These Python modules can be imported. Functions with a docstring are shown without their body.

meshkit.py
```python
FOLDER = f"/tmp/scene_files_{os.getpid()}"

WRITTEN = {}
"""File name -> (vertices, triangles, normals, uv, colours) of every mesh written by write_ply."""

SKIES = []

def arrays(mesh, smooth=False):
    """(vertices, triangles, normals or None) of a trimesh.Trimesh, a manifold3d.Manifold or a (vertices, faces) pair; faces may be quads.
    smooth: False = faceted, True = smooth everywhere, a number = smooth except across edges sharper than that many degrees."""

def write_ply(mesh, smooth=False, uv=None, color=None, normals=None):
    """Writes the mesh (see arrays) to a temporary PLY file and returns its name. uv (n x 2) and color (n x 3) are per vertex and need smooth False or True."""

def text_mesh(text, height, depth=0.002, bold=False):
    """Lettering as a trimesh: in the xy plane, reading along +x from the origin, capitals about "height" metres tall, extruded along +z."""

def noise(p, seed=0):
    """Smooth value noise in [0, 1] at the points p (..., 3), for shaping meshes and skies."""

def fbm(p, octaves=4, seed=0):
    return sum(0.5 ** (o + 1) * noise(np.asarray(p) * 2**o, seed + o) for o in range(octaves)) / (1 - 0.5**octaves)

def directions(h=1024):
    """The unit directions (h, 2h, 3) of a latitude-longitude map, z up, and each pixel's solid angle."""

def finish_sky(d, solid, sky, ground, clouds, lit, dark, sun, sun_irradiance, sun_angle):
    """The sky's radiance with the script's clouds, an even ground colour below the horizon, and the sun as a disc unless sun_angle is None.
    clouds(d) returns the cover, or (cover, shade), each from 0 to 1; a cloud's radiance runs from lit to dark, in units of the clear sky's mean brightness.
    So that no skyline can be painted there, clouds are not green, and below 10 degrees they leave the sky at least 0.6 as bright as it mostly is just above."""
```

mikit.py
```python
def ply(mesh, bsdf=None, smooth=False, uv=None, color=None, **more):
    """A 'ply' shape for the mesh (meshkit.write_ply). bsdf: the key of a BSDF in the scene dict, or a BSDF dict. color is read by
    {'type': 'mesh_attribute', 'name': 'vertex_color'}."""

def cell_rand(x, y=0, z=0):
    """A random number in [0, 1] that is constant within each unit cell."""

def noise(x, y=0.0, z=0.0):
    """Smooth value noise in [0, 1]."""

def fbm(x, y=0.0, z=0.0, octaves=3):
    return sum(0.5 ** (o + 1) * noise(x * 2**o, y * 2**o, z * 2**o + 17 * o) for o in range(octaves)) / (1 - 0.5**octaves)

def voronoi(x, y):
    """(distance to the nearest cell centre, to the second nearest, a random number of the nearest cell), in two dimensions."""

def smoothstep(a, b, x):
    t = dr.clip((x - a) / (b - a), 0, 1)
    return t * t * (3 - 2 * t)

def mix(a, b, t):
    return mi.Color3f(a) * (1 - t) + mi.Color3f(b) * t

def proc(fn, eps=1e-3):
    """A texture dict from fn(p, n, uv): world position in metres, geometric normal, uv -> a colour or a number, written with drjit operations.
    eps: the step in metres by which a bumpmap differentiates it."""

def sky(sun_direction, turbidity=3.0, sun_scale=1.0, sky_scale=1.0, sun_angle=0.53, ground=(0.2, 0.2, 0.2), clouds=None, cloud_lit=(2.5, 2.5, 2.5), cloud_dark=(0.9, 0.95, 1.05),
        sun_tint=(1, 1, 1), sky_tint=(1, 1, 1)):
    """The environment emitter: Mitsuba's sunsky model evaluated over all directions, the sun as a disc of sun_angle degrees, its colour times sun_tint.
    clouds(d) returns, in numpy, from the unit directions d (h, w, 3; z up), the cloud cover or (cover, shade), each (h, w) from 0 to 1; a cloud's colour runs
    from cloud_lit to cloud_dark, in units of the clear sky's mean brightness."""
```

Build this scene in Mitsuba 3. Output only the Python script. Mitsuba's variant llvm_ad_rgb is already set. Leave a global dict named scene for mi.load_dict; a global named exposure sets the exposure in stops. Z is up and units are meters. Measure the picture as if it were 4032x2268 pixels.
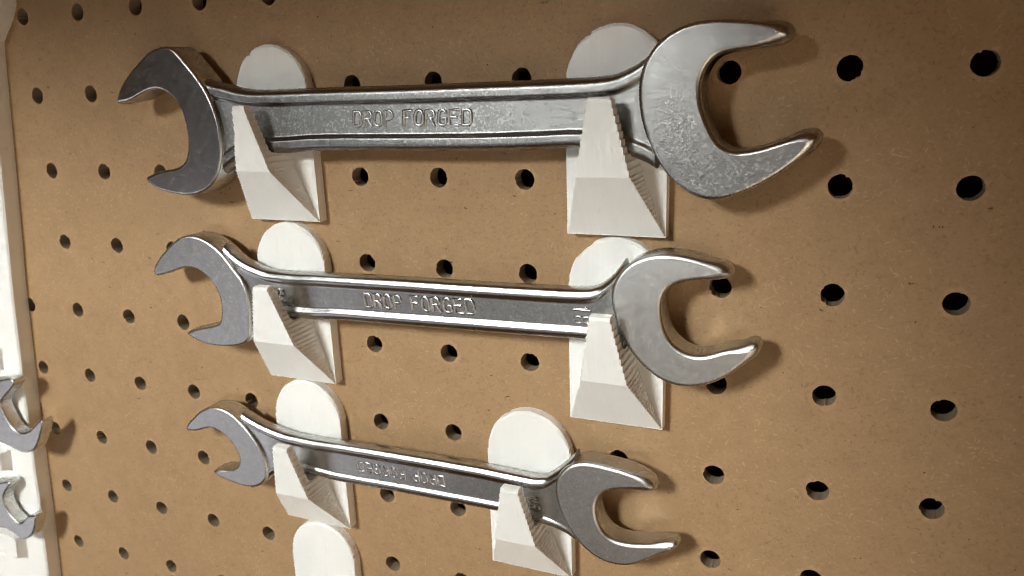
import math, random
import numpy as np
import trimesh
import shapely
from shapely.geometry import Polygon, box
from scipy.interpolate import PchipInterpolator, splprep, splev
import drjit as dr
import mitsuba as mi
import meshkit, mikit
from mikit import noise, fbm, smoothstep, mix, cell_rand, voronoi

T = mi.ScalarTransform4f
random.seed(7)
rng = np.random.default_rng(7)
MM = 0.001
scene, labels = {}, {}

# ---------------------------------------------------------------- camera, lamps, exposure
# The pegboard is the plane y = 0 (x right, z up); everything hangs in front of it at y < 0.
EYE = np.array([0.127077, -0.188176, 0.000367])
FWD = np.array([-0.381541, 0.886687, -0.261176])
UP = np.array([-0.070934, 0.253631, 0.964697])
FOV = np.float64(66.8551)
exposure = 0.0
scene['camera'] = {'type': 'thinlens', 'fov': FOV, 'fov_axis': 'x', 'near_clip': 0.005, 'far_clip': 20.0,
                   'aperture_radius': 0.00055, 'focus_distance': 0.196,
                   'to_world': T().look_at(origin=EYE.tolist(), target=(EYE + FWD).tolist(), up=UP.tolist())}
LAMP_DIR = np.array([-0.34, -1.0, 0.50]); LAMP_DIR /= np.linalg.norm(LAMP_DIR)
LAMP_AIM = np.array([-0.10, 0.0, -0.11])
LAMP_AT = np.array([0.02, 0.0, -0.06]) + 1.0 * LAMP_DIR
LAMP_AXIS = (LAMP_AIM - LAMP_AT) / np.linalg.norm(LAMP_AIM - LAMP_AT)
AMBIENT = (0.060, 0.028, 0.010)
LAMP_RAD = np.array([0.99, 1.0, 0.955]) * 98.0
SOFT_DIR = np.array([-0.70, -0.56, -0.41]); SOFT_DIR /= np.linalg.norm(SOFT_DIR)
SOFT_AT = np.array([-0.05, 0.0, -0.06]) + 1.7 * SOFT_DIR
SOFT_RAD = np.array([1.22, 1.20, 1.27])
RIGHT_DIR = np.array([0.50, -0.70, -0.46]); RIGHT_DIR /= np.linalg.norm(RIGHT_DIR)
RIGHT_AT = np.array([0.0, 0.0, -0.06]) + 1.5 * RIGHT_DIR
RIGHT_RAD = np.array([1.0, 0.82, 0.62]) * 1.75
BACK_DIR = np.array([-0.17, -0.93, -0.30]); BACK_DIR /= np.linalg.norm(BACK_DIR)
BACK_AT = np.array([0.07, 0.0, -0.03]) + 2.2 * BACK_DIR
BACK_RAD = np.array([0.49, 0.48, 0.455])
scene['ambient_light'] = {'type': 'constant', 'radiance': {'type': 'rgb', 'value': list(AMBIENT)}}  # even warm ambient from out of view, lifts and tints the shadows

DATA = {"H":{"TR":[[85.11,2.88],[86.67,4.98],[88.38,6.88],[90.41,8.58],[92.77,9.81],[95.43,10.5],[98.4,10.8],[101.66,10.84],[105.2,10.57],[108.38,10.14],[111.22,9.51],[113.11,8.88],[114.38,8.11],[114.71,7.57],[114.35,6.88],[113.25,6.22],[110.18,5.37],[107.05,4.63],[103.86,4.01],[100.95,3.29],[99.49,2.48],[98.54,1.21],[97.93,-0.9],[97.68,-3.87],[97.92,-6.21],[98.68,-8.91],[99.77,-11.28],[101.2,-13.66],[102.61,-15.37],[104.16,-16.39],[105.67,-16.72],[107.97,-16.37],[111.2,-15.6],[114.36,-14.7],[117.48,-13.88],[120.24,-13.24],[121.24,-13.34],[121.37,-14.05],[120.69,-15.52],[119.26,-17.49],[117.17,-19.5],[114.72,-21.38],[111.58,-23.47],[108.36,-25.26],[105.06,-26.56],[102.35,-27.23],[99.6,-27.42],[97.49,-26.94],[95.35,-25.92],[93.19,-24.36],[91.0,-22.44],[89.17,-20.15],[87.69,-17.5],[86.21,-14.67],[85.09,-11.51],[84.33,-8.36],[83.94,-4.9],[84.01,-1.14],[84.42,1.22] ],
 "TL":[[-76.2,-2.31],[-75.33,-0.48],[-73.62,1.31],[-70.35,4.41],[-66.51,7.42],[-62.89,9.73],[-59.45,11.43],[-56.24,12.2],[-53.19,12.36],[-50.93,11.7],[-48.42,9.35],[-45.98,6.67],[-43.58,3.78],[-41.65,1.56],[-39.91,-1.75],[-38.92,-4.39],[-38.0,-7.47],[-37.56,-11.01],[-37.54,-15.02],[-37.95,-18.17],[-39.08,-21.35],[-40.55,-24.12],[-42.78,-26.7],[-45.82,-28.62],[-49.05,-29.64],[-52.85,-30.21],[-57.2,-30.08],[-61.52,-29.46],[-65.16,-28.44],[-68.07,-26.86],[-69.09,-25.52],[-67.58,-24.53],[-63.51,-23.52],[-58.87,-22.51],[-54.62,-21.52],[-52.59,-20.57],[-51.41,-19.17],[-50.79,-16.86],[-50.02,-12.74],[-49.91,-9.57],[-50.52,-6.41],[-52.08,-3.48],[-54.06,-1.2],[-56.23,0.19],[-58.56,0.78],[-61.12,0.4],[-65.74,-0.71],[-70.5,-2.06],[-74.96,-3.17],[-76.17,-3.01] ],
 "MR":[[77.4,-49.96],[77.96,-48.04],[79.07,-46.28],[80.9,-44.32],[82.72,-42.74],[84.87,-41.63],[87.36,-40.91],[89.83,-40.63],[92.62,-40.62],[95.73,-40.98],[98.82,-41.61],[101.54,-42.51],[103.24,-43.17],[104.42,-43.84],[104.67,-44.35],[104.13,-44.98],[102.98,-45.41],[99.97,-46.08],[96.57,-46.82],[93.82,-47.48],[92.08,-48.15],[90.86,-49.15],[90.11,-50.86],[89.69,-53.12],[89.65,-55.36],[90.13,-57.94],[91.07,-60.11],[92.36,-62.06],[93.82,-63.61],[95.45,-64.77],[97.23,-64.99],[99.16,-64.66],[101.92,-63.95],[105.31,-62.95],[108.65,-61.97],[111.11,-61.23],[111.69,-61.53],[111.2,-63.05],[109.79,-65.23],[107.86,-67.31],[105.55,-69.28],[102.85,-71.13],[100.09,-72.43],[97.28,-73.37],[94.4,-73.35],[91.49,-72.94],[89.27,-72.04],[87.03,-70.63],[84.78,-68.66],[82.7,-66.74],[81.0,-63.81],[79.48,-60.86],[78.15,-57.89],[77.51,-54.88],[77.25,-52.24] ],
 "ML":[[-73.45,-55.78],[-72.96,-54.27],[-71.15,-51.86],[-68.24,-49.19],[-65.12,-46.77],[-61.8,-44.6],[-58.68,-43.26],[-55.2,-42.83],[-52.46,-43.19],[-49.87,-44.24],[-47.35,-45.64],[-44.89,-47.25],[-42.98,-48.89],[-41.19,-51.18],[-39.63,-53.27],[-38.05,-55.14],[-36.76,-57.24],[-36.02,-59.39],[-35.79,-62.03],[-36.15,-66.52],[-36.74,-71.08],[-37.44,-73.88],[-38.49,-75.35],[-40.89,-76.61],[-43.81,-77.52],[-48.39,-78.0],[-52.98,-78.11],[-57.51,-77.54],[-61.42,-76.51],[-63.2,-75.59],[-63.08,-74.92],[-60.35,-73.89],[-55.47,-72.63],[-51.25,-71.44],[-49.42,-70.67],[-48.25,-69.41],[-47.49,-66.6],[-47.14,-63.84],[-47.52,-61.16],[-48.75,-58.55],[-50.58,-56.21],[-52.78,-54.35],[-55.42,-53.26],[-58.22,-52.99],[-61.22,-53.63],[-65.56,-54.95],[-69.94,-56.15],[-72.55,-56.65],[-73.33,-56.38] ],
 "BR":[[61.54,-105.21],[62.31,-103.17],[63.78,-101.41],[65.58,-99.97],[67.71,-98.86],[69.82,-98.5],[72.59,-98.31],[75.68,-98.58],[78.74,-98.95],[81.42,-99.38],[83.76,-99.87],[85.75,-100.77],[87.24,-101.87],[87.81,-102.63],[87.42,-103.24],[84.46,-103.8],[81.11,-104.47],[77.73,-105.37],[75.67,-106.06],[74.28,-107.15],[73.4,-109.01],[72.94,-110.99],[72.93,-113.26],[73.37,-115.46],[74.42,-117.54],[75.99,-119.12],[77.74,-120.08],[79.47,-120.27],[82.22,-120.16],[85.62,-119.67],[88.96,-118.99],[92.75,-118.18],[93.83,-117.94],[93.75,-118.67],[92.62,-119.97],[90.34,-121.81],[87.69,-123.76],[85.0,-125.35],[82.26,-126.77],[79.49,-127.7],[76.68,-127.9],[74.21,-127.3],[71.71,-126.11],[69.57,-124.63],[67.42,-122.75],[65.64,-120.59],[64.39,-118.51],[63.34,-116.39],[62.46,-114.24],[61.61,-111.32],[61.3,-108.3] ],
 "BL":[[-71.1,-110.15],[-69.77,-108.1],[-67.1,-105.61],[-64.14,-103.11],[-61.08,-101.55],[-57.86,-100.58],[-54.79,-100.36],[-52.49,-100.94],[-49.69,-102.06],[-47.59,-103.78],[-45.51,-105.49],[-43.46,-107.46],[-41.5,-109.95],[-39.66,-113.21],[-38.41,-116.58],[-38.08,-119.1],[-38.46,-121.75],[-39.79,-124.08],[-42.15,-126.09],[-45.32,-127.37],[-48.97,-127.62],[-53.18,-127.34],[-57.36,-126.5],[-60.33,-125.7],[-61.9,-125.01],[-61.68,-124.43],[-60.02,-123.87],[-56.14,-122.91],[-51.98,-121.76],[-50.48,-120.76],[-49.52,-118.49],[-49.49,-116.4],[-50.19,-114.44],[-51.39,-112.56],[-52.99,-111.26],[-55.13,-109.53],[-56.78,-108.49],[-59.2,-108.34],[-63.08,-109.29],[-67.02,-110.32],[-69.98,-110.93],[-71.04,-110.83] ],
 "W1":[[-166.93,-104.32],[-161.7,-103.49],[-153.26,-102.44],[-152.49,-103.1],[-153.94,-104.74],[-158.24,-108.24],[-162.08,-111.43],[-163.42,-113.12],[-163.39,-114.92],[-162.84,-116.65],[-161.88,-118.93],[-160.57,-121.47],[-158.64,-123.3],[-156.05,-124.24],[-153.06,-123.78],[-148.35,-121.43],[-144.82,-118.81],[-142.83,-117.33],[-141.6,-117.15],[-142.2,-119.31],[-144.06,-123.16],[-146.69,-126.89],[-149.64,-130.22],[-153.52,-132.45],[-157.19,-132.39],[-161.94,-131.62],[-166.7,-130.72],[-169.96,-130.31],[-175.16,-130.52],[-178.46,-127.27],[-176.23,-117.64],[-172.89,-109.87] ],
 "W2":[[-180.71,-150.11],[-175.81,-149.28],[-169.05,-147.95],[-168.39,-148.29],[-169.47,-149.36],[-172.68,-152.44],[-174.56,-154.91],[-175.26,-157.56],[-174.62,-160.54],[-172.97,-162.73],[-171.2,-164.51],[-168.82,-165.96],[-165.62,-164.51],[-161.71,-161.39],[-159.01,-160.64],[-157.44,-160.32],[-157.91,-162.52],[-159.14,-165.47],[-161.02,-168.58],[-163.54,-171.27],[-166.47,-172.7],[-169.4,-173.15],[-172.89,-171.94],[-176.12,-170.66],[-182.44,-170.81],[-187.27,-171.04],[-190.06,-168.02],[-188.46,-161.34],[-185.34,-154.85]]},"hd":{"T":[[[-45.1,4.45],[-43.31,3.36],[-40.06,2.27],[-34.89,1.2],[-30.28,0.16],[-23.8,-0.44],[-14.22,-0.44],[-1.07,-0.37],[22.5,-0.41],[41.38,-0.31],[58.94,-0.21],[72.12,-0.01],[77.2,0.41],[80.92,1.6],[83.97,3.22],[87.53,6.34]],[[-49.69,-29.82],[-45.13,-27.33],[-41.67,-24.89],[-38.52,-22.51],[-34.44,-20.15],[-29.84,-18.67],[-25.44,-18.04],[-19.33,-17.98],[-7.43,-17.38],[0.32,-17.24],[21.16,-17.27],[40.5,-17.21],[58.5,-16.82],[68.37,-16.48],[76.89,-16.77],[81.99,-18.44],[85.77,-19.94],[89.53,-22.81]] ],
 "M":[[[-44.57,-45.2],[-42.73,-46.55],[-40.92,-48.11],[-38.12,-49.82],[-33.8,-51.42],[-28.47,-52.53],[-21.64,-52.7],[-12.07,-52.37],[-3.91,-52.23],[18.07,-51.85],[38.43,-51.65],[57.37,-51.31],[66.35,-51.09],[70.9,-50.76],[73.32,-50.0],[75.71,-48.3],[77.73,-46.14],[80.05,-42.99]],[[-45.83,-78.79],[-40.49,-75.14],[-36.26,-71.25],[-30.73,-68.38],[-23.54,-67.02],[-13.81,-66.85],[-5.45,-66.3],[16.96,-65.85],[37.72,-65.43],[57.02,-65.03],[69.02,-64.74],[73.25,-64.77],[77.76,-65.62],[81.19,-67.91]] ],
 "B":[[[-49.24,-100.19],[-47.22,-101.31],[-44.68,-102.59],[-40.58,-104.09],[-35.43,-105.42],[-29.24,-106.33],[-19.02,-106.57],[-10.23,-106.31],[13.42,-106.0],[35.34,-105.92],[47.73,-106.25],[53.73,-106.41],[57.29,-105.77],[60.45,-103.59],[63.57,-100.64],[66.64,-96.96]],[[-47.04,-129.01],[-41.65,-126.28],[-40.09,-125.02],[-36.68,-121.97],[-32.15,-120.21],[-23.13,-119.41],[-17.53,-119.72],[-11.73,-120.06],[12.34,-119.67],[34.63,-119.53],[41.85,-119.51],[51.33,-119.8],[56.14,-120.71],[59.31,-121.1],[63.99,-122.41],[67.07,-124.46]]]},"L":{"T":[[6.39,-10.74],[41.23,-10.73],[6.63,-6.64],[41.36,-6.68] ],
 "M":[[5.15,-61.11],[39.76,-60.3],[4.49,-56.92],[39.18,-56.0] ],
 "B":[[26.18,-111.05],[-3.7,-111.28],[26.62,-114.37],[-3.2,-114.88] ],
 "n19":[[-24.85,-60.32],[-24.56,-57.53],[-29.73,-58.73],[-24.74,-61.62] ],
 "n18":[[67.47,-55.88],[67.45,-57.28],[71.89,-55.51],[67.6,-57.49],[67.71,-60.31],[71.74,-57.13] ],
 "n15":[[52.52,-111.84],[52.48,-113.23],[56.02,-111.66],[52.56,-113.61],[52.78,-115.65],[56.23,-114.37]]},"tips":{"TR":[[114.71,7.57],[121.31,-13.57] ],
 "TL":[[-76.21,-2.64],[-69.09,-25.52] ],
 "MR":[[104.67,-44.24],[111.62,-61.54] ],
 "ML":[[-73.47,-56.15],[-63.12,-75.16] ],
 "BR":[[87.81,-102.74],[93.83,-118.02] ],
 "BL":[[-71.17,-110.53],[-61.85,-124.73] ],
 "W1":[[-152.4,-102.8],[-141.65,-117.33] ],
 "W2":[[-168.37,-148.21],[-157.36,-160.38]]}}


# ---------------------------------------------------------------- helpers
def tag(key, label=None, category=None, group=None, kind=None):
    d = {k: v for k, v in dict(label=label, category=category, group=group, kind=kind).items() if v}
    labels[key] = d


def free(key):
    if key not in scene and not any(k.startswith(key + '__') for k in scene) and key not in labels:
        return key
    n = 1
    while f'{key}_{n:03d}' in scene or f'{key}_{n:03d}' in labels or any(k.startswith(f'{key}_{n:03d}__') for k in scene):
        n += 1
    return f'{key}_{n:03d}'


def put(key, mesh, bsdf, smooth=False):
    """One mesh given in mm (x, depth towards the viewer, z) becomes one entry of the scene."""
    key = free(key)
    if isinstance(mesh, trimesh.Trimesh):
        v, f = np.array(mesh.vertices), np.array(mesh.faces)
    else:
        v, f = np.asarray(mesh[0], float), np.asarray(mesh[1], int)
        if f.shape[1] == 4:
            f = np.vstack([f[:, [0, 1, 2]], f[:, [0, 2, 3]]])
    w = np.stack([v[:, 0], -v[:, 1], v[:, 2]], 1) * MM
    m = trimesh.Trimesh(w, f[:, ::-1], process=True)
    if m.is_watertight and m.volume < 0:
        m.invert()
    scene[key] = mikit.ply(m, bsdf, smooth=smooth)
    return key


def prism(poly, x0, x1):
    """Extrude a polygon drawn in (depth, z) from x0 to x1."""
    m = trimesh.creation.extrude_polygon(poly, x1 - x0, engine='earcut')
    v = np.array(m.vertices)
    m.vertices = np.stack([v[:, 2] + x0, v[:, 0], v[:, 1]], 1)
    return m


def cat(ms):
    return trimesh.util.concatenate(ms)


def closed_spline(pts, n, s=0.0):
    p = np.vstack([pts, pts[:1]])
    tck, _ = splprep([p[:, 0], p[:, 1]], s=s, per=True)
    u = np.linspace(0, 1, n * 6, endpoint=False)
    q = np.stack(splev(u, tck), 1)
    seg = np.linalg.norm(np.roll(q, -1, 0) - q, axis=1)
    t = np.r_[0, np.cumsum(seg)]
    k = np.linspace(0, t[-1], n, endpoint=False)
    qq = np.vstack([q, q[:1]])
    return np.stack([np.interp(k, t, qq[:, 0]), np.interp(k, t, qq[:, 1])], 1)


def inset(ring, b):
    """Inner parallel of a closed ring, matched vertex by vertex, kept free of knots by shapely."""
    poly = Polygon(ring).buffer(0)
    inner = poly.buffer(-b, join_style=1)
    if inner.geom_type != 'Polygon':
        inner = max(inner.geoms, key=lambda g: g.area)
    ex = inner.exterior
    t = np.roll(ring, -1, 0) - np.roll(ring, 1, 0)
    t /= np.linalg.norm(t, axis=1, keepdims=True)
    area = 0.5 * np.sum(ring[:, 0] * np.roll(ring[:, 1], -1) - np.roll(ring[:, 0], -1) * ring[:, 1])
    nrm = np.stack([-t[:, 1], t[:, 0]], 1) * np.sign(area)
    out = ring + nrm * b
    pr = np.array([ex.project(shapely.Point(q)) for q in out])
    return np.array([ex.interpolate(d).coords[0] for d in pr])


# ---------------------------------------------------------------- materials
def fleck(p, ang, fx, fy, seed):
    c, s = math.cos(ang), math.sin(ang)
    a, b = p.x * c + p.z * s, p.z * c - p.x * s
    wob = noise(p.x * 400, p.z * 400, seed) * 0.4
    return noise(a * fx, b * fy + wob, seed + 0.5)


def board_color(p, n, uv):
    big = fbm(p.x * 22, p.z * 22, 3.0, octaves=3)
    mid = fbm(p.x * 260, p.z * 260, 9.0, octaves=3)
    fine = noise(p.x * 2600, p.z * 2600, 1.0)
    c = mix((0.350, 0.222, 0.114), (0.382, 0.246, 0.129), big)
    c = c * (0.90 + 0.12 * mid + 0.10 * fine)
    lt = mi.Float(0)
    dk = mi.Float(0)
    for i in range(4):
        ang = 0.35 + i * 0.81
        lt = dr.maximum(lt, smoothstep(0.68, 0.86, fleck(p, ang, 750, 3000, 3.0 + 7 * i)))
        dk = dr.maximum(dk, smoothstep(0.66, 0.86, fleck(p, ang + 0.4, 1000, 2800, 41.0 + 5 * i)))
    # bright fibres bunch, dark ones too
    bunch = smoothstep(0.35, 0.75, fbm(p.x * 120, p.z * 120, 5.0, octaves=2))
    c = mix(c, mi.Color3f(0.52, 0.38, 0.235), lt * (0.16 + 0.42 * bunch))
    c = mix(c, mi.Color3f(0.135, 0.072, 0.032), dk * (0.10 + 0.22 * (1 - bunch)))
    # dark specks
    d1, _, r = voronoi(p.x * 150 + 0.5 * noise(p.x * 900, p.z * 900), p.z * 190)
    sp = smoothstep(0.06, 0.02, d1 + 0.05 * (fine - 0.5)) * smoothstep(0.70, 0.95, r)
    c = mix(c, mi.Color3f(0.085, 0.045, 0.022), sp * 0.8)
    # frayed, paler paper-like rim round each drilled hole (pitch 25.4 mm)
    gx = p.x / 0.0254
    gz = p.z / 0.0254
    hx = (gx - dr.floor(gx + 0.5)) * 25.4
    hz = (gz - dr.floor(gz + 0.5)) * 25.4
    rr = dr.sqrt(hx * hx + hz * hz) + 1.1 * (noise(p.x * 1500, p.z * 1500, 8.0) - 0.5)
    rim = smoothstep(4.1, 2.9, rr)
    c = mix(c, c * 1.16 + 0.015, rim * noise(p.x * 900, p.z * 900, 2.0))
    inside = smoothstep(0.0001, 0.0006, p.y) * smoothstep(3.4, 3.0, dr.sqrt(hx * hx + hz * hz))
    c = mix(c, mi.Color3f(0.27, 0.21, 0.145), inside)
    return c


def board_bump(p, n, uv):
    h = 0.35 * fbm(p.x * 500, p.z * 500, 2.0, octaves=3) + 0.2 * noise(p.x * 3000, p.z * 3000, 4.0)
    for i in range(4):
        h = h + 0.22 * smoothstep(0.75, 0.95, fleck(p, 0.35 + i * 0.81, 700, 3600, 3.0 + 7 * i))
    return h


def plastic_color(p, n, uv):
    lay = noise(p.x * 4500, 1.0, 2.0)
    mott = fbm(p.x * 160, p.z * 160, p.y * 160, octaves=3)
    c = mi.Color3f(0.86, 0.865, 0.84) * (0.965 + 0.030 * lay + 0.015 * mott)
    d = smoothstep(0.90, 0.97, noise(p.x * 3000, p.z * 350, p.y * 350)) * 0.16
    return mix(c, mi.Color3f(0.50, 0.45, 0.38), d)


def plastic_bump(p, n, uv):
    return 0.6 * noise(p.x * 4500, p.z * 20, p.y * 20) + 0.4 * fbm(p.x * 900, p.z * 500, p.y * 500, octaves=2)


def grain_bump(p, n, uv):
    a = fbm(p.x * 4300, p.z * 4300, p.y * 4300, octaves=2)
    b = smoothstep(0.60, 0.85, noise(p.x * 3000 + 9, p.z * 3000, p.y * 3000))
    scr = smoothstep(0.80, 0.92, noise((p.x + 0.6 * p.z) * 300, (p.z - 0.6 * p.x) * 5200, 6.0))
    return a + 0.8 * b - 0.12 * scr


def satin_bump(p, n, uv):
    a = fbm(p.x * 2400, p.z * 2400, p.y * 2400, octaves=3)
    pit = smoothstep(0.84, 0.93, noise(p.x * 900 + 3, p.z * 900, p.y * 900))
    scr = smoothstep(0.82, 0.93, noise((p.x - 0.35 * p.z) * 260, (p.z + 0.35 * p.x) * 5000, 2.0))
    return a - 2.2 * pit - 0.5 * scr


def rail_bump(p, n, uv):
    return fbm(p.x * 1300, p.z * 2400, p.y * 2400, octaves=3)


def rough_tex(lo, hi, f):
    return mikit.proc(lambda p, n, uv: lo + (hi - lo) * fbm(p.x * f, p.z * f, p.y * f, octaves=3))


def metal(alpha, bump, scale, tint=1.0, dist='beckmann', speck=0.4):
    def refl(p, n, uv):
        fine = noise(p.x * 3400, p.z * 3400, p.y * 3400)
        glint = smoothstep(0.60, 0.82, noise(p.x * 2500 + 5, p.z * 2500, p.y * 2500))  # sparkle painted into the reflectance as brighter specks
        pit = smoothstep(0.62, 0.84, noise(p.x * 1700 + 25, p.z * 1700, p.y * 1700))
        broad = fbm(p.x * 300, p.z * 300, p.y * 300)
        return mi.Color3f(0.99, 1.0, 0.985) * (tint * (0.54 + 0.10 * fine + speck * (0.42 * glint - 0.14 * pit) + 0.06 * broad))
    inner = {'type': 'roughconductor', 'material': 'none', 'distribution': dist, 'alpha': alpha, 'specular_reflectance': mikit.proc(refl)}
    return {'type': 'twosided', 'b': {'type': 'bumpmap', 'arbitrary': mikit.proc(bump, eps=6e-5), 'scale': scale, 'b': inner}}


scene['mat_board'] = {'type': 'twosided', 'b': {'type': 'bumpmap', 't': mikit.proc(board_bump, eps=8e-5), 'scale': 7e-5,
                      'b': {'type': 'principled', 'base_color': mikit.proc(board_color), 'roughness': 0.62, 'specular': 0.35}}}
scene['mat_gap'] = {'type': 'twosided', 'b': {'type': 'diffuse', 'reflectance': {'type': 'rgb', 'value': [0.20, 0.11, 0.06]}}}
scene['mat_plastic'] = {'type': 'twosided', 'b': {'type': 'bumpmap', 't': mikit.proc(plastic_bump, eps=6e-5), 'scale': 2.2e-5,
                        'b': {'type': 'principled', 'base_color': mikit.proc(plastic_color), 'roughness': 0.40, 'specular': 0.45}}}
scene['mat_grain'] = metal(rough_tex(0.13, 0.15, 700), grain_bump, 1.7e-5, tint=0.80, speck=1.0)
scene['mat_satin'] = metal(rough_tex(0.20, 0.23, 500), satin_bump, 1.1e-5)
scene['mat_rail'] = metal(rough_tex(0.12, 0.155, 600), rail_bump, 1.6e-5, tint=0.86)
scene['mat_rail_grain'] = metal(rough_tex(0.165, 0.19, 600), grain_bump, 1.9e-5, tint=0.54, speck=1.0)
scene['mat_stamp'] = metal(0.15, rail_bump, 1.0e-5)
scene['mat_added_tube'] = {'type': 'twosided', 'b': {'type': 'diffuse', 'reflectance': {'type': 'rgb', 'value': [0.03, 0.03, 0.03]}}}
scene['mat_unseen_shelf'] = {'type': 'twosided', 'b': {'type': 'diffuse', 'reflectance': {'type': 'rgb', 'value': [0.30, 0.18, 0.09]}}}

# ---------------------------------------------------------------- lamps, all out of view
a = LAMP_AT
scene['unseen_key_lamp__bulb'] = {'type': 'disk', 'to_world': T().look_at(origin=a.tolist(), target=(a + LAMP_AXIS).tolist(), up=[0, 0, 1]).scale([0.1, 0.1, 1]),
                                'emitter': {'type': 'area', 'radiance': {'type': 'rgb', 'value': LAMP_RAD.tolist()}}}  # key lamp, out of view, gives the cast shadows
sh = trimesh.creation.revolve(np.array([[0.0, -0.06], [0.174, -0.06], [0.174, 0.70], [0.17, 0.70], [0.17, -0.05], [0.0, -0.05]]), sections=64)
sh.apply_transform(trimesh.geometry.align_vectors([0, 0, 1], LAMP_AXIS))
sh.apply_translation(a)
scene['unseen_key_lamp__added_tube'] = mikit.ply(sh, 'mat_added_tube', smooth=40)  # dark tube added round the lamp to dim the right side of the board
tag('unseen_key_lamp', 'unseen key lamp up to the left of the pegboard, with a long dark tube added to dim the right side', 'lamp')
scene['unseen_right_lamp__diffuser'] = {'type': 'disk', 'to_world': T().look_at(origin=RIGHT_AT.tolist(), target=(RIGHT_AT - RIGHT_DIR).tolist(), up=[0, 0, 1]).scale([0.5, 0.5, 1]),
                                 'emitter': {'type': 'area', 'radiance': {'type': 'rgb', 'value': RIGHT_RAD.tolist()}}}  # out of view, placed to light the right-facing sides
tag('unseen_right_lamp', 'unseen warm soft lamp down to the right of the pegboard, placed to light the right-facing sides', 'lamp')
scene['unseen_left_lamp__diffuser'] = {'type': 'disk', 'to_world': T().look_at(origin=SOFT_AT.tolist(), target=(SOFT_AT - SOFT_DIR).tolist(), up=[0, 0, 1]).scale([0.42, 0.42, 1]),
                                 'emitter': {'type': 'area', 'radiance': {'type': 'rgb', 'value': SOFT_RAD.tolist()}}}  # out of view, placed to reflect in the left wrench heads
tag('unseen_left_lamp', 'unseen large dim round lamp low to the far left, placed for the reflections in the left wrench heads', 'lamp')

scene['unseen_back_lamp__diffuser'] = {'type': 'disk', 'to_world': T().look_at(origin=BACK_AT.tolist(), target=(BACK_AT - BACK_DIR).tolist(), up=[0, 0, 1]).scale([0.68, 0.68, 1]),
                                    'emitter': {'type': 'area', 'radiance': {'type': 'rgb', 'value': BACK_RAD.tolist()}}}  # out of view opposite the board, reflects in the right wrench heads
tag('unseen_back_lamp', 'unseen wide dim lamp facing the pegboard, placed for the reflections in the right wrench heads', 'lamp')

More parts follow.
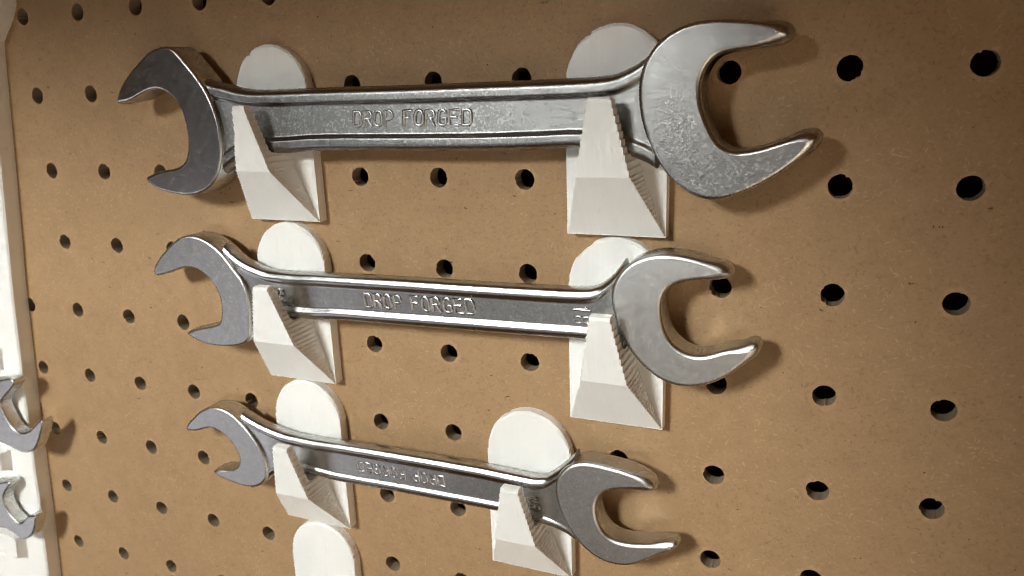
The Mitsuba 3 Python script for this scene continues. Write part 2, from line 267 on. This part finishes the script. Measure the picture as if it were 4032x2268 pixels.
# ---------------------------------------------------------------- setting: pegboard, gap behind it
PITCH, HOLE_R, BOARD_T = 25.4, 2.72, 4.3
BX0, BX1, BZ0, BZ1 = -330.0, 300.0, -330.0, 190.0
holes = []
for c in range(-12, 12):
    for r in range(-7, 13):
        cx, cz = c * PITCH, -r * PITCH
        if BX0 + 5 < cx < BX1 - 5 and BZ0 + 5 < cz < BZ1 - 5:
            n = 40
            th = np.linspace(0, 2 * np.pi, n, endpoint=False)
            rad = HOLE_R * (1 + 0.012 * rng.standard_normal(n))
            for _ in range(rng.integers(1, 4)):          # little torn tongues of fibre on the rim
                k = rng.integers(0, n)
                rad[k] -= rng.uniform(0.12, 0.42)
            rad += 0.05 * np.sin(th * 2 + rng.uniform(0, 6))
            holes.append(np.stack([cx + rad * np.cos(th) + rng.normal(0, 0.08), cz + rad * np.sin(th) + rng.normal(0, 0.08)], 1))
poly = Polygon([(BX0, BZ0), (BX1, BZ0), (BX1, BZ1), (BX0, BZ1)], holes)
m = trimesh.creation.extrude_polygon(poly, BOARD_T, engine='earcut')
v = np.array(m.vertices)
m.vertices = np.stack([v[:, 0], -v[:, 2], v[:, 1]], 1)
put('pegboard', m, 'mat_board')
tag('pegboard', 'brown hardboard pegboard with rows of round holes behind the wrenches', 'pegboard')
put('wall', trimesh.creation.box(bounds=[[BX0, -32, BZ0], [BX1, -26, BZ1]]), 'mat_gap')
tag('wall', 'dark wall behind the pegboard holes', 'wall', kind='structure')
put('unseen_shelf', trimesh.creation.box(bounds=[[-900, 0, 112], [900, 280, 130]]), 'mat_unseen_shelf')  # out of view, placed to darken the upper part of the board
tag('unseen_shelf', 'unseen wooden board overhanging the pegboard, placed to darken its top', 'unseen_shelf', kind='structure')


# ---------------------------------------------------------------- printed holders
LAYER = 0.37


def holder(cx, z0, floor, label, left_wear, group='white printed wrench holders', place=None, hook=True, tipw=2.6, crw=6.2):
    """White printed wrench holder: round-topped plate, 50.3 mm tall, and a tapering hook. z0: bottom edge, floor: where the handle rests."""
    key = free('wrench_holder')
    R, TH, HT = 12.65, 3.5, 50.3
    zc = z0 + HT - R
    seed = int(abs(cx * 7 + z0 * 3)) % 1000
    lr = np.random.default_rng(seed)
    us = np.arange(-R, R + 1e-6, LAYER)
    plate, hk = [], []
    lump = np.interp(us, us[::4], lr.uniform(0, 1, len(us[::4])))
    for i, (a, b) in enumerate(zip(us[:-1], us[1:])):
        u = max(abs(a), abs(b)) if a * b > 0 else 0
        top = zc + math.sqrt(max(R * R - u * u, 0.05)) + lr.normal(0, 0.05)
        if a < -6:
            top -= left_wear * 0.9 * lump[i] ** 2
        th = TH + lr.normal(0, 0.018)
        ch = min(0.75, 0.5 * (top - zc) + 0.25)
        bz = z0 + lr.normal(0, 0.02)
        pl = Polygon([(0, bz), (th, bz), (th, top - ch), (th - 0.62, top), (0, top)])
        plate.append(prism(pl, cx + a, cx + b - 0.004))
    put(key + '__plate', cat(plate), 'mat_plastic')
    if hook:
        fl = floor - z0
        base = Polygon([(3.0, 0.25), (3.75, 0.25), (15.0, 15.9), (18.0, 33.0), (17.75, 33.7), (17.2, 34.0), (15.3, 34.0), (14.9, 33.6), (12.7, fl + 1.6), (12.2, fl + 0.3), (11.3, fl), (3.0, fl)])
        us = np.arange(-12.6, 12.6 + 1e-6, LAYER)
        lump = np.interp(us, us[::5], lr.uniform(0, 1, len(us[::5])))
        for i, (a, b) in enumerate(zip(us[:-1], us[1:])):
            u = max(abs(a), abs(b)) if a * b > 0 else 0
            if u <= tipw:
                zm = 99
            elif u <= crw:
                zm = 16 + 18 * (crw - u) / (crw - tipw)
            else:
                zm = 16 * (12.65 - u) / (12.65 - crw)
            zm += lr.normal(0, 0.03)
            if a < -tipw:
                zm -= left_wear * 2.2 * lump[i] ** 3
            if zm < 0.5:
                continue
            j = lr.normal(0, 0.014)
            p = shapely.affinity.translate(base, j, 0).intersection(box(2.5, 0, 30, zm))
            if p.is_empty:
                continue
            for g in getattr(p, 'geoms', [p]):
                if g.geom_type == 'Polygon' and g.area > 0.05:
                    hk.append(prism(shapely.affinity.translate(g, 0, z0), cx + a, cx + b - 0.004))
        put(key + '__hook', cat(hk), 'mat_plastic')
    tag(key, label, 'wrench holder', group)
    return key


holder(-25.4, -38.4, -17.6, 'white printed holder under the left end of the largest, top wrench', 1.1, tipw=2.1, crw=6.0)
holder(76.2, -38.4, -17.1, 'white printed holder under the right end of the largest, top wrench', 0.6, tipw=2.8, crw=6.6)
holder(-25.4, -89.4, -67.0, 'white printed holder with toothed edge under the left end of the middle wrench', 0.15, crw=7.6)
holder(76.2, -89.3, -65.4, 'white printed holder under the right end of the middle wrench', 0.9)
holder(-25.4, -140.2, -119.8, 'white printed holder under the left end of the smallest, bottom wrench', 0.3, crw=6.4)
holder(50.8, -140.0, -119.9, 'white printed holder under the right end of the smallest, bottom wrench', 0.9)
holder(-25.4, -191.2, -171.0, 'empty white printed holder whose round top alone shows at the bottom edge of the photo', 0.2)


# ---------------------------------------------------------------- wrenches
def head_mesh(pts, d0, d1, bev=0.75, n=260, tips=(), ext=0.5, cut=0.2, reach=6.5):
    ring = closed_spline(np.array(pts, float), n, s=len(pts) * 0.012)
    area = 0.5 * np.sum(ring[:, 0] * np.roll(ring[:, 1], -1) - np.roll(ring[:, 0], -1) * ring[:, 1])
    pull = np.zeros_like(ring)                            # jaw tips: rounded off towards the faces
    for tp in np.array(tips, float).reshape(-1, 2):
        j = int(np.argmin(np.linalg.norm(ring - tp, axis=1)))
        st = int(6.0 / (np.linalg.norm(np.roll(ring, -1, 0) - ring, axis=1).mean()))
        u = 0.5 * (ring[(j + st) % n] + ring[(j - st) % n]) - ring[j]
        u /= np.linalg.norm(u)
        tn = np.roll(ring, -1, 0) - np.roll(ring, 1, 0)
        tn /= np.linalg.norm(tn, axis=1, keepdims=True)
        inw = np.stack([-tn[:, 1], tn[:, 0]], 1) * np.sign(area)
        w = np.clip(1.25 - np.abs((np.arange(n) - j + n // 2) % n - n // 2) / (st * reach / 6.0), 0, 1)
        w = w * w * (3 - 2 * w)
        vec = 0.75 * inw + 0.45 * u
        pull += vec * w[:, None]
    ring = ring - pull * ext
    levels = []
    for k in (1.0, 0.55, 0.2, 0.0):                       # back bevel
        levels.append((bev * k ** 1.0 * 0.9, d0 + bev * (1 - math.sqrt(max(0, 1 - (1 - k) ** 2))) * 0 + bev * (1 - math.sin(math.acos(min(1, k)))) * 1.0))
    for k in (-0.5, 0.0, 0.4, 0.65):
        levels.append((0.0, (d0 + d1) / 2 + k * ((d1 - d0) / 2)))
    for k in (0.0, 0.2, 0.5, 0.8, 1.0):                   # rounded front edge
        a = k * math.pi / 2
        levels.append((bev * (1 - math.cos(a)), d1 - bev + bev * math.sin(a)))
    rings, V = {}, []
    for b, d in levels:
        kk = round(b, 3)
        if kk not in rings:
            rings[kk] = ring if kk == 0 else inset(ring, b)
        r = rings[kk]
        q = (ext + cut) * np.clip(abs(d - (d0 + d1) / 2) / ((d1 - d0) / 2), 0, 1) ** 2.2
        r = r + pull * q
        V.append(np.stack([r[:, 0], np.full(n, d), r[:, 1]], 1))
    V = np.vstack(V)
    F = []
    i = np.arange(n)
    for L in range(len(levels) - 1):
        a, b = L * n, (L + 1) * n
        F.append(np.stack([a + i, a + (i + 1) % n, b + (i + 1) % n, b + i], 1))
    F = np.vstack(F)
    F = np.vstack([F[:, [0, 1, 2]], F[:, [0, 2, 3]]])
    for L in (0, len(levels) - 1):                        # flat faces
        pv = Polygon(V[L * n:(L + 1) * n][:, [0, 2]])
        if not pv.is_valid:
            pv = pv.buffer(0)
        vv, ff = trimesh.creation.triangulate_polygon(pv, engine='earcut')
        d = levels[L][1]
        off = len(V)
        V = np.vstack([V, np.stack([vv[:, 0], np.full(len(vv), d), vv[:, 1]], 1)])
        F = np.vstack([F, ff + off])
    return trimesh.Trimesh(V, F, process=False)


ROOF_E = [0, 0.12, 0.35, 0.75, 1.3, 1.9, 2.35, 2.7, 3.2, 3.7, 4.0]
ROOF_H = [0.05, 0.40, 0.62, 0.79, 0.90, 0.985, 1.0, 0.975, 0.89, 0.80, 0.775]
ROOF = PchipInterpolator(ROOF_E, ROOF_H)


def handle_mesh(top, bot, c, H, web, er, plateau, rw, fade_l, fade_r, nx=420, nt=84, roof=0):
    top, bot = np.array(top, float), np.array(bot, float)
    ft, fb = PchipInterpolator(top[:, 0], top[:, 1]), PchipInterpolator(bot[:, 0], bot[:, 1])
    x0, x1 = max(top[0, 0], bot[0, 0]), min(top[-1, 0], bot[-1, 0])
    X = np.linspace(x0, x1, nx)
    # cross-section parameter: dense near both edges
    s = np.linspace(-1, 1, nt)
    t = 0.5 + 0.5 * np.sign(s) * (1 - (1 - np.abs(s)) ** 1.5)
    V = []
    for x in X:
        zt, zb = float(ft(x)), float(fb(x))
        w = zt - zb
        e = np.minimum(t, 1 - t) * w
        f = min(1, max(0, (x - fade_l[0]) / (fade_l[1] - fade_l[0]))) * min(1, max(0, (fade_r[1] - x) / (fade_r[1] - fade_r[0])))
        f = f * f * (3 - 2 * f)
        hw = web + (H - 0.55 - web) * (1 - f)
        rim = H * np.sqrt(np.clip(1 - np.clip((er - e) / er, 0, 1) ** 2, 0, 1))
        k = np.clip((e - plateau) / (rw - plateau), 0, 1)
        k = k * k * (3 - 2 * k)
        h = rim * (1 - k) + np.minimum(hw, rim) * k
        if roof:                                          # broad rounded rails of the two smaller wrenches
            h = np.where(e < ROOF_E[-1] * roof, H * ROOF(e / roof), H * ROOF_H[-1])
            h = np.maximum(h, np.minimum(H * (ROOF_H[-1] + (0.93 - ROOF_H[-1]) * (1 - f)), H * ROOF(np.minimum(e / roof, 2.2))))
        z = zt - t * w
        fr = np.stack([np.full(nt, x), c + h, z], 1)
        bk = np.stack([np.full(nt, x), c - h, z], 1)[::-1][1:-1]
        V.append(np.vstack([fr, bk]))
    m = len(V[0])
    V = np.vstack(V)
    i = np.arange(m)
    F = []
    for a in range(nx - 1):
        F.append(np.stack([a * m + i, a * m + (i + 1) % m, (a + 1) * m + (i + 1) % m, (a + 1) * m + i], 1))
    F = np.vstack(F)
    F = np.vstack([F[:, [0, 1, 2]], F[:, [0, 2, 3]]])
    caps = []
    for a in (0, nx - 1):
        caps.append(np.stack([np.full(m - 2, a * m), a * m + np.arange(1, m - 1), a * m + np.arange(2, m)], 1))
    return trimesh.Trimesh(V, np.vstack([F, *caps]), process=False)


def arc(cx, cy, rx, ry, a0, a1, n=10):
    a = np.radians(np.linspace(a0, a1, n))
    return [(cx + rx * math.cos(q), cy + ry * math.sin(q)) for q in a]


# stroke letters on a 0..1 box, x is scaled by the letter's width
GLYPH = {
    'D': [[(0.05, 0), (0.05, 1)], [(0.05, 1), (0.5, 1), *arc(0.55, 0.7, 0.4, 0.3, 80, 0, 6), *arc(0.55, 0.3, 0.4, 0.3, 0, -80, 6), (0.5, 0), (0.05, 0)]],
    'R': [[(0.05, 0), (0.05, 1), (0.55, 1), *arc(0.55, 0.74, 0.38, 0.26, 80, -80, 8), (0.5, 0.48), (0.05, 0.48)], [(0.5, 0.48), (0.95, 0)]],
    'O': [arc(0.5, 0.68, 0.45, 0.32, 0, 180, 9) + arc(0.5, 0.32, 0.45, 0.32, 180, 360, 9) + [(0.95, 0.68)]],
    'P': [[(0.05, 0), (0.05, 1), (0.55, 1), *arc(0.55, 0.72, 0.40, 0.28, 80, -80, 8), (0.5, 0.44), (0.05, 0.44)]],
    'F': [[(0.05, 0), (0.05, 1), (0.95, 1)], [(0.05, 0.52), (0.75, 0.52)]],
    'G': [arc(0.5, 0.7, 0.42, 0.3, 30, 180, 9) + arc(0.5, 0.3, 0.42, 0.3, 180, 340, 9) + [(0.92, 0.48), (0.55, 0.48)]],
    'E': [[(0.95, 0), (0.05, 0), (0.05, 1), (0.95, 1)], [(0.05, 0.52), (0.75, 0.52)]],
    '1': [[(0.5, 0), (0.5, 1), (0.2, 0.72)]],
    '9': [arc(0.5, 0.7, 0.42, 0.3, 0, 360, 14), [(0.92, 0.7), (0.92, 0.35), *arc(0.5, 0.3, 0.42, 0.3, 0, -150, 8)]],
    '8': [arc(0.5, 0.74, 0.36, 0.26, 0, 360, 14), arc(0.5, 0.24, 0.42, 0.25, 0, 360, 14)],
    '5': [[(0.9, 1), (0.15, 1), (0.12, 0.56), (0.5, 0.62), *arc(0.5, 0.31, 0.42, 0.31, 70, -150, 10)]],
}


def bead(points, r, flat, d):
    """A half-round raised stroke along points (x, z) lying on the surface at depth d."""
    p = np.array(points, float)
    keep = np.r_[True, np.linalg.norm(np.diff(p, axis=0), axis=1) > 1e-4]
    p = p[keep]
    t = np.gradient(p, axis=0)
    t /= np.linalg.norm(t, axis=1, keepdims=True) + 1e-9
    nrm = np.stack([-t[:, 1], t[:, 0]], 1)
    # end points pulled out by a cap ring
    P = [p[0] - t[0] * r, p[0] - t[0] * r * 0.7, *p, p[-1] + t[-1] * r * 0.7, p[-1] + t[-1] * r]
    N = [nrm[0], nrm[0], *nrm, nrm[-1], nrm[-1]]
    Rr = [0.02, 0.7 * r, *([r] * len(p)), 0.7 * r, 0.02]
    ang = np.linspace(0, 2 * np.pi, 12, endpoint=False)
    V = []
    for q, nn, rr in zip(P, N, Rr):
        off = np.cos(ang) * rr
        V.append(np.stack([q[0] + nn[0] * off, d + np.sin(ang) * rr * flat, q[1] + nn[1] * off], 1))
    V = np.vstack(V)
    i = np.arange(12)
    F = np.vstack([np.stack([a * 12 + i, a * 12 + (i + 1) % 12, (a + 1) * 12 + (i + 1) % 12, (a + 1) * 12 + i], 1) for a in range(len(P) - 1)])
    return trimesh.Trimesh(V, np.vstack([F[:, [0, 1, 2]], F[:, [0, 2, 3]]]), process=False)


SLOTS = [('D', 215, 365), ('R', 400, 545), ('O', 585, 730), ('P', 775, 915), ('F', 1095, 1235), ('O', 1290, 1430), ('R', 1465, 1625), ('G', 1675, 1825), ('E', 1865, 2015), ('D', 2065, 2220)]


def lettering(key, base0, base1, up, d, r, worn=0.0):
    """DROP FORGED between two base-line ends (x, z); up: vector of the cap height."""
    b0, b1, up = map(np.array, (base0, base1, up))
    for ch, s0, s1 in SLOTS:
        u0, u1 = (s0 - 215) / 2005, (s1 - 215) / 2005
        sink = worn * random.uniform(0.0, 1.0)
        parts = []
        for st in GLYPH[ch]:
            pts = [b0 + (b1 - b0) * (u0 + (u1 - u0) * gx) + up * (0.04 + gy * 0.92) for gx, gy in st]
            parts.append(bead(pts, r * random.uniform(0.85, 1.12), 0.8, d - sink - random.uniform(0, 0.06)))
        put(key + '__letter', cat(parts), 'mat_stamp', smooth=50)


def number(key, digits, origin, along, up, d, r):
    o, al, up = map(np.array, (origin, along, up))
    for i, ch in enumerate(digits):
        parts = []
        for st in GLYPH[ch]:
            parts.append(bead([o + al * (i * 1.25 + gx) + up * gy for gx, gy in st], r, 0.85, d))
        put(key + '__numeral', cat(parts), 'mat_stamp', smooth=50)


def wrench(label, code, c, H, web, er, plateau, rw, roof, mat_head, mat_handle, fl, fr, head_half):
    key = free('open_end_wrench')
    put(key + '__head', head_mesh(DATA['H'][code + 'L'], c - head_half, c + head_half, tips=DATA['tips'][code + 'L'], ext=0.35 * head_half / 4, cut=0.15), mat_head, smooth=35)
    put(key + '__head', head_mesh(DATA['H'][code + 'R'], c - head_half, c + head_half, bev=1.0, tips=DATA['tips'][code + 'R'], ext=1.25 * head_half / 4, cut=0.2), mat_head, smooth=35)
    put(key + '__handle', handle_mesh(*DATA['hd'][code], c, H, web, er, plateau, rw, fl, fr, roof=roof), mat_handle, smooth=60)
    tag(key, label, 'wrench', 'open-end wrenches on the printed holders')
    return key


L = DATA['L']
w1 = wrench('largest chrome open-end wrench at the top, grainy finish, stamped DROP FORGED', 'T', 8.4, 3.3, 2.0, 2.1, 3.4, 4.7, 0, 'mat_grain', 'mat_rail_grain', (-38, -26), (73, 84), 4.4)
lettering(w1, L['T'][0], L['T'][1], np.array(L['T'][2]) - np.array(L['T'][0]), 8.4 + 2.14, 0.42)
w2 = wrench('middle-sized chrome open-end wrench in the middle, stamped DROP FORGED and 18', 'M', 7.8, 2.9, 1.7, 1.9, 2.5, 3.7, 1.0, 'mat_satin', 'mat_rail', (-36, -24), (70, 82), 3.8)
lettering(w2, L['M'][0], L['M'][1], np.array(L['M'][2]) - np.array(L['M'][0]), 7.8 + 2.32, 0.46)
number(w2, '19', (-23.6, -63.4), (0.0, 2.5), (-4.6, 0.0), 7.8 + 2.55, 0.37)
number(w2, '18', (67.3, -55.4), (0.05, -2.1), (4.4, 0.05), 7.8 + 2.42, 0.34)
w3 = wrench('smallest chrome open-end wrench at the bottom with upside-down DROP FORGED lettering', 'B', 7.2, 2.6, 1.4, 1.7, 2.2, 3.4, 0.92, 'mat_satin', 'mat_rail', (-38, -27), (52, 66), 3.4)
lettering(w3, L['B'][0], L['B'][1], np.array(L['B'][2]) - np.array(L['B'][0]), 7.2 + 2.08, 0.31, worn=0.0)
number(w3, '15', (52.3, -111.9), (0.05, -1.7), (3.6, -0.1), 7.2 + 2.1, 0.28)

# ---------------------------------------------------------------- rack with small wrenches at the left edge
RT = 6.0


def rack_outline():
    right = [(-168.0 - 0.135 * 30, -229), (-168.0, -199), (-163.0, -160), (-157.8, -110), (-152.6, -70), (-145.6, -28), (-141.2, 0), (-139.2, 13)]
    bulge = [(-138.2, 18), (-135.5, 21), (-132, 24.5), (-129, 29), (-127.3, 35), (-126, 45), (-125, 60), (-129, 72), (-140, 78)]
    return right + bulge + [(-200, 78), (-225, 60), (-252, -229)]


ro = Polygon(rack_outline())
m = trimesh.creation.extrude_polygon(ro, RT - 0.6, engine='earcut')
m2 = trimesh.creation.extrude_polygon(ro.buffer(-0.6), 0.6, engine='earcut')
v = np.array(m.vertices); m.vertices = np.stack([v[:, 0], v[:, 2], v[:, 1]], 1)
out = np.array(ro.exterior.coords)[:-1]
b3 = inset(out, 0.6)
k = len(out); i = np.arange(k)
bv = np.vstack([np.stack([out[:, 0], np.full(k, RT - 0.6), out[:, 1]], 1), np.stack([b3[:, 0], np.full(k, RT), b3[:, 1]], 1)])
bf = np.stack([i, (i + 1) % k, (i + 1) % k + k, i + k], 1)
bf = np.vstack([bf[:, [0, 1, 2]], bf[:, [0, 2, 3]]])
vv, ff = trimesh.creation.triangulate_polygon(Polygon(b3), engine='earcut')
rk = cat([m, trimesh.Trimesh(np.vstack([bv, np.stack([vv[:, 0], np.full(len(vv), RT), vv[:, 1]], 1)]), np.vstack([bf, ff + 2 * k]), process=False)])
rack = 'wrench_rack'
put(rack + '__plate', rk, 'mat_plastic')
tag(rack, 'tall white printed rack with its own small wrenches at the left edge', 'rack')


def rack_ledge(xr, zt, h):
    """A ledge that carries one small wrench: a chamfered block standing on the rack."""
    m = trimesh.creation.extrude_polygon(Polygon([(-40, 0), (0, 0), (0, -h), (-40, -h)]), 4.3, engine='earcut')
    v = np.array(m.vertices)
    k = v[:, 2] / 4.3
    x, z = v[:, 0] - 0.9 * k, v[:, 1] - np.where(v[:, 1] < -h * 0.6, -1.6, 0.4) * k
    c_, s_ = math.cos(TILT), math.sin(TILT)
    m.vertices = np.stack([xr + x * c_ - z * s_, RT - 0.3 + v[:, 2], zt + x * s_ + z * c_], 1)
    put(rack + '__ledge', m, 'mat_plastic')


TILT = math.radians(-7.7)
rack_ledge(-165.0, -93.0, 9.0)
rack_ledge(-173.2, -137.0, 9.5)
rack_ledge(-175.6, -176.0, 11.5)
rack_ledge(-181.0, -212.0, 11.5)


def small_wrench(code, label, shift=(0, 0), only=None):
    key = free('small_wrench')
    pts = np.array(DATA['H'][code]) + np.array(shift)
    put(key + '__head', head_mesh(pts, 7.4, 12.0, bev=0.6, n=180), 'mat_satin', smooth=35)
    zc = pts[:, 1].mean() - 0.5
    xl = pts[:, 0].min()
    top = [(xl - 60, zc + 4 + 3.4), (xl - 20, zc + 1.2 + 3.4), (xl + 6, zc + 3.6), (xl + 12, zc + 5.0)]
    bot = [(xl - 60, zc + 4 - 3.4), (xl - 20, zc + 1.2 - 3.4), (xl + 6, zc - 3.6), (xl + 12, zc - 5.0)]
    put(key + '__handle', handle_mesh(top, bot, 9.7, 1.9, 1.2, 1.3, 1.8, 2.6, (xl - 60, xl - 50), (xl, xl + 8), nx=80, nt=40), 'mat_rail', smooth=60)
    tag(key, label, 'wrench', 'small wrenches on the rack')


small_wrench('W1', 'small chrome wrench jaw reaching past the white rack, topmost on the left edge')
small_wrench('W2', 'small chrome wrench jaw over the white rack, below the one that reaches past its edge')
